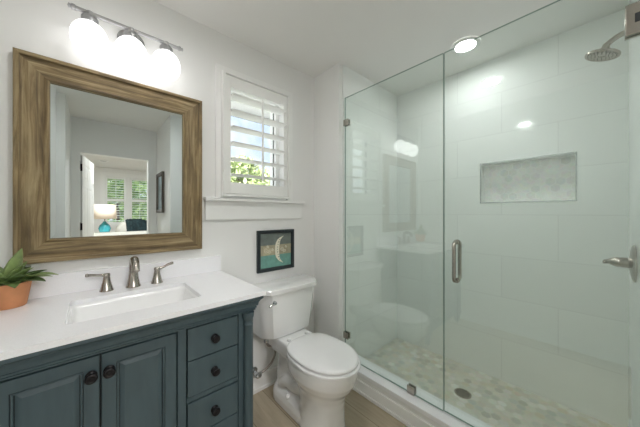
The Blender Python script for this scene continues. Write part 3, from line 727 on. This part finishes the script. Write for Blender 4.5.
for s in (-1, 1):
    bm = bmesh.new(); lathe(bm, [(.016, 0), (.016, .006), (.011, .015), (.001, .018)], (s * .098, 1.335, .088), (s * .25, 0, 1), 18)
    link('bolt_cap', bm, PORC, to, smooth=True)

# water supply
ws = thing('water_supply_valve', 'metal shut-off valve and braided hose on the wall behind the toilet', 'valve', (.845, YW, .150))
bm = bmesh.new()
lathe(bm, [(.030, 0), (.030, .002), (.020, .008), (.011, .010), (.009, .05)], (0, -.001, 0), (0, -1, 0), 22)
lathe(bm, [(.013, .038), (.015, .042), (.015, .064), (.011, .068)], (0, 0, 0), (0, -1, 0), 16)
tube(bm, [(0, -.052, 0), (.032, -.052, .0)], .009, 12)
link('valve_body', bm, CHROME, ws, auto=40)
bm = bmesh.new(); lathe(bm, [(.008, .066), (.022, .072), (.024, .078), (.018, .084), (.001, .085)], (0, 0, 0), (0, -1, 0), 16, sx=1, sy=.6); link('valve_handle', bm, CHROME, ws, smooth=True)
bm = bmesh.new()
hp = smooth_path([(.030, -.052, 0), (.06, -.056, .008), (.105, -.066, .045), (.125, -.085, .115), (.100, -.105, .175), (.055, -.112, .205), (.036, -.113, .238)], 8)
tube(bm, hp, .0078, 12); link('braided_hose', bm, HOSE, ws, smooth=True)
bm = bmesh.new(); lathe(bm, [(.010, 0), (.016, .004), (.018, .022), (.012, .026), (.012, .043)], (.036, -.113, .232), (0, 0, 1), 8); link('hose_nut', bm, CHROME, ws)

# ------------------------------------------------------------------ shower glass
GX = 1.470; gt = .010; ZT = 2.178
def glass_sheet(name, y0, y1, z0, z1, parent):
    bm = bmesh.new(); box(bm, GX - gt / 2, GX + gt / 2, y0, y1, z0, z1)
    bm.faces.ensure_lookup_table()
    for f in bm.faces:
        f.normal_update()
        f.material_index = 0 if abs(f.normal.x) > .9 else 1
    return link(name, bm, [GLASS, GLEDGE], parent)
gp = thing('fixed_glass_panel', 'fixed clear glass shower panel clamped to the wing wall', 'glass panel', (0, 0, 0))
GY = .575
glass_sheet('glass', GY + .003, YE - .008, .151, ZT, gp)
def clip(y0, y1, z0, z1, th=.010):
    bm = B((GX - gt / 2 - th, GX - gt / 2 - .0003, y0, y1, z0, z1), (GX + gt / 2 + .0003, GX + gt / 2 + th, y0, y1, z0, z1))
    return bm
for z in (1.98, .32):
    bm = clip(YE - .048, YE - .0005, z - .024, z + .024); box(bm, GX - .006, GX + .006, YE - .007, YE - .0005, z - .024, z + .024)
    link('wall_clip', bm, NICKEL, gp, bevel=.0015)
bm = clip(.745, .793, .1485, .198); link('curb_clip', bm, NICKEL, gp, bevel=.0015)
sdr = thing('shower_door', 'hinged clear glass shower door with a nickel pull handle', 'door', (0, 0, 0))
glass_sheet('door_glass', YH + .006, GY - .002, .156, ZT, sdr)
for z in (1.978, .36):
    bm = clip(YH + .0006, YH + .052, z - .056, z + .056, .014); box(bm, GX - .03, GX + .03, YH + .0003, YH + .0056, z - .056, z + .056)
    h = link('hinge', bm, NICKEL, sdr, bevel=.002)
    bm = bmesh.new()
    box(bm, GX - gt / 2 - .0165, GX - gt / 2 - .0141, YH + .012, YH + .030, z - .016, z + .016)
    link('hinge_pivot', bm, GASK, h, bevel=.001)
hy = .507
bm = bmesh.new()
for s in (-1, 1):
    x = GX + s * .042
    tube(bm, smooth_path([(GX + s * .0055, hy, .905), (GX + s * .022, hy, .905), (x, hy, .918), (x, hy, .96), (x, hy, 1.06), (x, hy, 1.102), (GX + s * .022, hy, 1.115), (GX + s * .0055, hy, 1.115)], 5), .0095, 16)
    for z in (.905, 1.115): lathe(bm, [(.013, 0), (.013, .004), (.0095, .005)], (GX + s * .0053, hy, z), (s, 0, 0), 18)
link('pull_handle', bm, NICKEL, sdr, smooth=True)

# ------------------------------------------------------------------ shower fittings
shd = thing('overhead_shower', 'round brushed nickel shower head on a bent arm near the ceiling', 'shower head', (1.87, YH, 2.13))
bm = bmesh.new(); arm = smooth_path([(0, 0, 0), (0, .02, .001), (0, .050, -.006), (0, .075, -.020), (0, .090, -.034)], 6)
tube(bm, arm, .0120, 16); lathe(bm, [(.030, .0005), (.030, .004), (.018, .012), (.0105, .014)], (0, 0, 0), (0, 1, 0), 24); link('shower_arm', bm, NICKEL, shd, auto=40)
bm = bmesh.new(); ax = Vector((0, .34, -1)).normalized(); c_ = Vector((0, .088, -.030))
lathe(bm, [(.0125, -.004), (.0145, .0), (.0145, .012), (.018, .016), (.020, .022), (.026, .030), (.056, .038), (.063, .043), (.064, .048), (.062, .052), (.060, .0535), (.058, .052), (.015, .052), (.0145, .050), (.001, .050)], c_, ax, 40)
hd = link('spray_head', bm, NICKEL, shd, auto=40)
bm = bmesh.new(); a_, b2_ = frame_of(ax); b2_ = ax.cross(a_)
for rr, k in ((.025, 10), (.038, 16), (.051, 22)):
    for i in range(k):
        p = c_ + ax * .052 + (a_ * math.cos(2 * PI * i / k) + b2_ * math.sin(2 * PI * i / k)) * rr; lathe(bm, [(.0022, 0), (.0016, .0018)], p, ax, 6)
link('nozzles', bm, GASK, hd)
sv = thing('shower_valve', 'brushed nickel shower valve with round plate and lever on shower wall', 'shower valve', (1.875, YH, 1.036))
bm = bmesh.new(); lathe(bm, [(.088, .0004), (.088, .003), (.080, .010), (.055, .015), (.03, .018), (.026, .020)], (0, 0, 0), (0, 1, 0), 48); link('trim_plate', bm, NICKEL, sv, auto=40)
bm = bmesh.new(); lathe(bm, [(.024, .018), (.024, .044), (.020, .045), (.020, .048), (.024, .049), (.022, .062), (.012, .082), (.007, .090)], (0, 0, 0), (0, 1, 0), 28)
tube(bm, smooth_path([(0, .086, 0), (-.003, .094, .000), (-.005, .095, -.012)], 4), .0075, 12)
link('handle', bm, NICKEL, sv, auto=40)
dr = thing('shower_drain', 'round metal shower drain in the mosaic shower floor', 'drain', (1.885, .612, ZS))
bm = bmesh.new(); lathe(bm, [(.052, .0003), (.052, .003), (.040, .0035), (.040, .0012), (.001, .0012)], n=40); link('drain_ring', bm, NICKEL, dr, auto=40)
bm = bmesh.new()
lathe(bm, [(.0395, .0013), (.0395, .0018), (.001, .0018)], n=30); link('drain_well', bm, GASK, dr)
bm = bmesh.new()
for rr in (.012, .022, .032):
    tube(bm, [(rr * math.cos(2 * PI * k / 24), rr * math.sin(2 * PI * k / 24), .0028) for k in range(25)], .0015, 6)
for k in range(12): a = 2 * PI * k / 12; tube(bm, [(.006 * math.cos(a), .006 * math.sin(a), .0028), (.040 * math.cos(a), .040 * math.sin(a), .0028)], .0013, 6)
link('drain_grate', bm, NICKEL, dr)

LENS = emit('shower_downlight_lens', (1, .995, .985, 1), CAN_POWER); LENS_FILL = emit('room_fill_lens', (1, .995, .985, 1), ROOM_FILL_POWER)
for (cx, cy, lb) in ((1.915, .605, 'lit round recessed downlight in the ceiling above the shower'), (.33, .615, 'added unseen fill light recessed in the ceiling in front of the vanity')):  # shower downlight, then an added fill above the frame for even lighting
    rl = thing('recessed_light', lb, 'ceiling light', (cx, cy, H))
    bm = bmesh.new(); lathe(bm, [(.090, -.0004), (.090, -.006), (.084, -.010), (.064, -.010), (.060, -.004)], n=48, cap=False); link('trim_ring', bm, TRIM, rl, auto=40)
    bm = bmesh.new(); lathe(bm, [(.0605, -.0035), (.0605, -.0045), (.001, -.0045)], n=40); link('lens', bm, LENS if cx > 1 else LENS_FILL, rl)

# ------------------------------------------------------------------ alcove picture
ap = thing('alcove_picture', 'tall grey wood framed picture hanging in the alcove, seen in the mirror', 'picture', (0, 0, 0))
bm = bmesh.new(); F_ = [(0, 0), (0, -.028), (.004, -.032), (.030, -.028), (.045, -.016), (.048, -.010)]
rect_profile(bm, -.19, .19, 1.28, 1.81, 0, F_, cap=False)
MAT_ = Matrix.Translation((XAR - .001, -.66, 0)) @ Matrix.Rotation(-PI / 2, 4, 'Z')
bmesh.ops.transform(bm, matrix=MAT_, verts=bm.verts[:]); link('frame', bm, GREYW, ap)
ART = mat('blue_grey_print', srgb(140, 158, 164), .4, noise_amt=.5, scale=9)
bm = B((-.143, .143, -.011, -.006, 1.327, 1.763)); bmesh.ops.transform(bm, matrix=MAT_, verts=bm.verts[:]); link('print', bm, ART, ap)

# ------------------------------------------------------------------ bedroom (seen in the mirror)
dw = DX1 - DX0 - .03
d1 = bpy.data.objects.new('door_1', None); COL.objects.link(d1); d1['kind'] = 'structure'
d1.location = (DX0 + .014, YD - T - .012, .008); d1.rotation_euler = (0, 0, -PI / 2 + math.radians(9))
bm = bmesh.new(); dh = DZ - .025; th = .018
box(bm, 0, dw, -th + .003, th - .003, 0, dh)
cols = ((.0, .10), (dw / 2 - .04, dw / 2 + .04), (dw - .10, dw)); rows = ((0, .22), (.86, .98), (1.60, 1.70), (dh - .11, dh))
for a, b in cols: box(bm, a, b, -th, th, 0, dh)
for a, b in rows: box(bm, 0, dw, -th, th, a, b)
link('door_leaf', bm, TRIM, d1)
bm = bmesh.new()
for xa, xb in ((.10, dw / 2 - .04), (dw / 2 + .04, dw - .10)):
    for za, zb_ in ((.22, .86), (.98, 1.60), (1.70, dh - .11)): box(bm, xa + .025, xb - .025, -th + .0005, th - .0005, za + .025, zb_ - .025)
link('raised_panels', bm, TRIM, d1, bevel=.006)
for zz in (.22, 1.05, 1.80):
    bm = B((-.012, .03, -th - .003, -th + .0, zz, zz + .09), (-.0015, .0005, -th, th, zz, zz + .09)); tube(bm, [(-.006, -th - .004, zz - .003), (-.006, -th - .004, zz + .093)], .006, 10); link('hinge', bm, BRONZE, d1)
bm = bmesh.new()
for s in (-1, 1): lathe(bm, [(.028, .0), (.028, .004), (.012, .008), (.012, .035), (.026, .045), (.028, .058), (.018, .068), (.001, .07)], (dw - .06, s * th, .95), (0, s, 0), 20)
link('door_handle', bm, BRONZE, d1, smooth=True)
for i, (a, b) in enumerate(bwin):
    wn_ = bpy.data.objects.new('window_%d' % (i + 2), None); COL.objects.link(wn_); wn_['kind'] = 'structure'
    link('window_frame', B((a, a + .02, BY - .12, BY - .06, bz0, bz1), (b - .02, b, BY - .12, BY - .06, bz0, bz1), (a + .02, b - .02, BY - .12, BY - .06, bz0, bz0 + .03), (a + .02, b - .02, BY - .12, BY - .06, bz1 - .03, bz1), (a + .02, b - .02, BY - .12, BY - .06, 1.60, 1.64)), TRIM, wn_)
    link('pane', B((a + .02, b - .02, BY - .092, BY - .088, bz0 + .03, bz1 - .03)), PANE, wn_)
    ca, cb = a - (.09 if i == 0 else .034), b + (.034 if i == 0 else .09)
    link('window_casing', B((ca, a, BY, BY + .02, bz0 - .09, bz1 + .09), (b, cb, BY, BY + .02, bz0 - .09, bz1 + .09), (a, b, BY, BY + .02, bz1, bz1 + .09), (a, b, BY, BY + .02, bz0 - .09, bz0)), TRIM, wn_)
    make_shutter('window_shutter', 'white louvered shutter on the %s bedroom window, seen in the mirror' % ('left' if i == 0 else 'right'), a + .001, b - .001, bz0 + .001, bz1 - .001, BY - .035, 1, 16, .05, .03, .060, 'bedroom window shutters', midrail=1.62)
# white chest of drawers with the lamp on it
WF = mat('white_furniture_paint', srgb(236, 235, 230), .45, noise_amt=.01)
ch = thing('dresser', 'low white dresser in the bedroom under the lamp, seen in the mirror', 'dresser', (.42, -3.55, 0))
bm = B((-.62, .62, -.24, .24, .08, .84)); link('body', bm, WF, ch, bevel=.004)
link('dresser_top', B((-.65, .65, -.26, .26, .84, .87)), WF, ch, bevel=.004)
for i in range(3):
    for j in range(2):
        d = link('drawer', B((-.60 + j * .61, -.01 + j * .61, .2405, .256, .12 + i * .235, .335 + i * .235)), WF, ch, bevel=.004)
        bm = bmesh.new(); lathe(bm, [(.006, 0), (.006, .012), (.015, .018), (.013, .026), (.001, .028)], (-.305 + j * .61, .2562, .228 + i * .235), (0, 1, 0), 14); link('knob', bm, BRONZE, d, smooth=True)
for fx in (-.58, .58):
    for fy in (-.2, .2): link('foot', B((fx - .03, fx + .03, fy - .03, fy + .03, .0005, .0795)), WF, ch)
SHADE = mat('cream_lampshade', srgb(244, 226, 208), .8, noise_amt=.02)
SHADE.node_tree.nodes['Principled BSDF'].inputs['Subsurface Weight'].default_value = 0
TURQ = mat('turquoise_glaze', srgb(60, 150, 160), .15, noise_amt=.3, scale=18); 
la = thing('table_lamp', 'turquoise table lamp with a cream drum shade on the dresser', 'lamp', (.178, -3.50, .8705))
bm = bmesh.new(); lathe(bm, [(.07, 0), (.075, .01), (.09, .05), (.10, .10), (.08, .16), (.045, .20), (.03, .22), (.02, .24)], n=30); link('base', bm, TURQ, la, smooth=True)
bm = bmesh.new(); tube(bm, [(0, 0, .24), (0, 0, .36)], .008, 10); link('stem', bm, NICKEL, la)
bm = bmesh.new(); lathe(bm, [(.195, .29), (.178, .58)], n=40, cap=False); o = link('lamp_shade', bm, SHADE, la, smooth=True)
so = o.modifiers.new('solid', 'SOLIDIFY'); so.thickness = .003
# armchair with dark teal throw
FAB = mat('pale_upholstery', srgb(226, 222, 214), .9, noise_amt=.04, bump=.3)
THROW = mat('dark_teal_patterned_cloth', srgb(30, 48, 52), .95, noise_amt=.7, scale=22)
ac = thing('armchair', 'pale upholstered armchair behind the dresser, seen in the mirror', 'armchair', (.72, -4.35, 0))
def cushion(name, x0, x1, y0, y1, z0, z1, par, m=FAB, r=.05):
    bm = B((x0, x1, y0, y1, z0, z1)); return link(name, bm, m, par, bevel=r, seg=4)
cushion('seat', -.30, .30, -.30, .30, .20, .46, ac); 
bm = bmesh.new(); loft(bm, [rrect(-.36, .36, .24, .38, .05, .12), rrect(-.36, .36, .25, .40, .05, .80), rrect(-.33, .33, .27, .42, .06, .98), rrect(-.24, .24, .29, .42, .06, 1.07), rrect(-.12, .12, .31, .41, .04, 1.10)]); link('backrest', bm, FAB, ac, smooth=True)
cushion('armrest', -.40, -.29, -.30, .25, .15, .64, ac); cushion('armrest', .29, .40, -.30, .25, .15, .64, ac)
for fx in (-.32, .32):
    for fy in (-.25, .30): bm = bmesh.new(); lathe(bm, [(.016, 0), (.026, .16)], (fx, fy, .0005), (0, 0, 1), 12); link('leg', bm, GREYW, ac)
bm = bmesh.new(); N = 18; g_ = []
for i in range(N + 1):
    row = []
    u = i / N; x = -.16 + .42 * u; ztop = 1.112 - .55 * max(0, abs(x) - .10) ** 1.3
    for k, (dy, dz) in enumerate(((.435, -.55), (.445, -.25), (.44, -.06), (.41, .012), (.35, .022), (.29, .006), (.265, -.10), (.25, -.3))):
        row.append(bm.verts.new((x + .012 * math.sin(k * 1.7), dy + .008 * math.sin(i * 1.9), ztop + dz + .006 * math.sin(i * 2.3))))
    g_.append(row)
for i in range(N):
    for k in range(7): bm.faces.new((g_[i][k], g_[i + 1][k], g_[i + 1][k + 1], g_[i][k + 1]))
o = link('throw_blanket', bm, THROW, smooth=True); o.location = ac.location
so = o.modifiers.new('solid', 'SOLIDIFY'); so.thickness = .012; so.offset = 1
tag(o, 'dark teal patterned throw draped over the armchair back', 'blanket')
cl = thing('ceiling_vent', 'small round ceiling vent in the bedroom, seen in the mirror', 'vent', (.17, -4.1, H))
bm = bmesh.new(); lathe(bm, [(.10, -.0004), (.10, -.006), (.09, -.010), (.07, -.010), (.066, -.004)], n=40, cap=False); link('outer_ring', bm, TRIM, cl, auto=40)
bm = bmesh.new(); lathe(bm, [(.055, -.003), (.055, -.008), (.02, -.008), (.001, -.009)], n=40); link('damper_disc', bm, SILVER, cl)
# added fill light for bedroom and bathroom through the doorway (out of the mirror's view)
bl = bpy.data.lights.new('bedroom_fill', 'AREA'); bl.shape = 'DISK'; bl.size = .5; bl.energy = BEDROOM_FILL_POWER; bl.color = (1, .99, .98)
o = bpy.data.objects.new('bedroom_fill', bl); COL.objects.link(o); o.location = (.25, -2.3, H - .03)
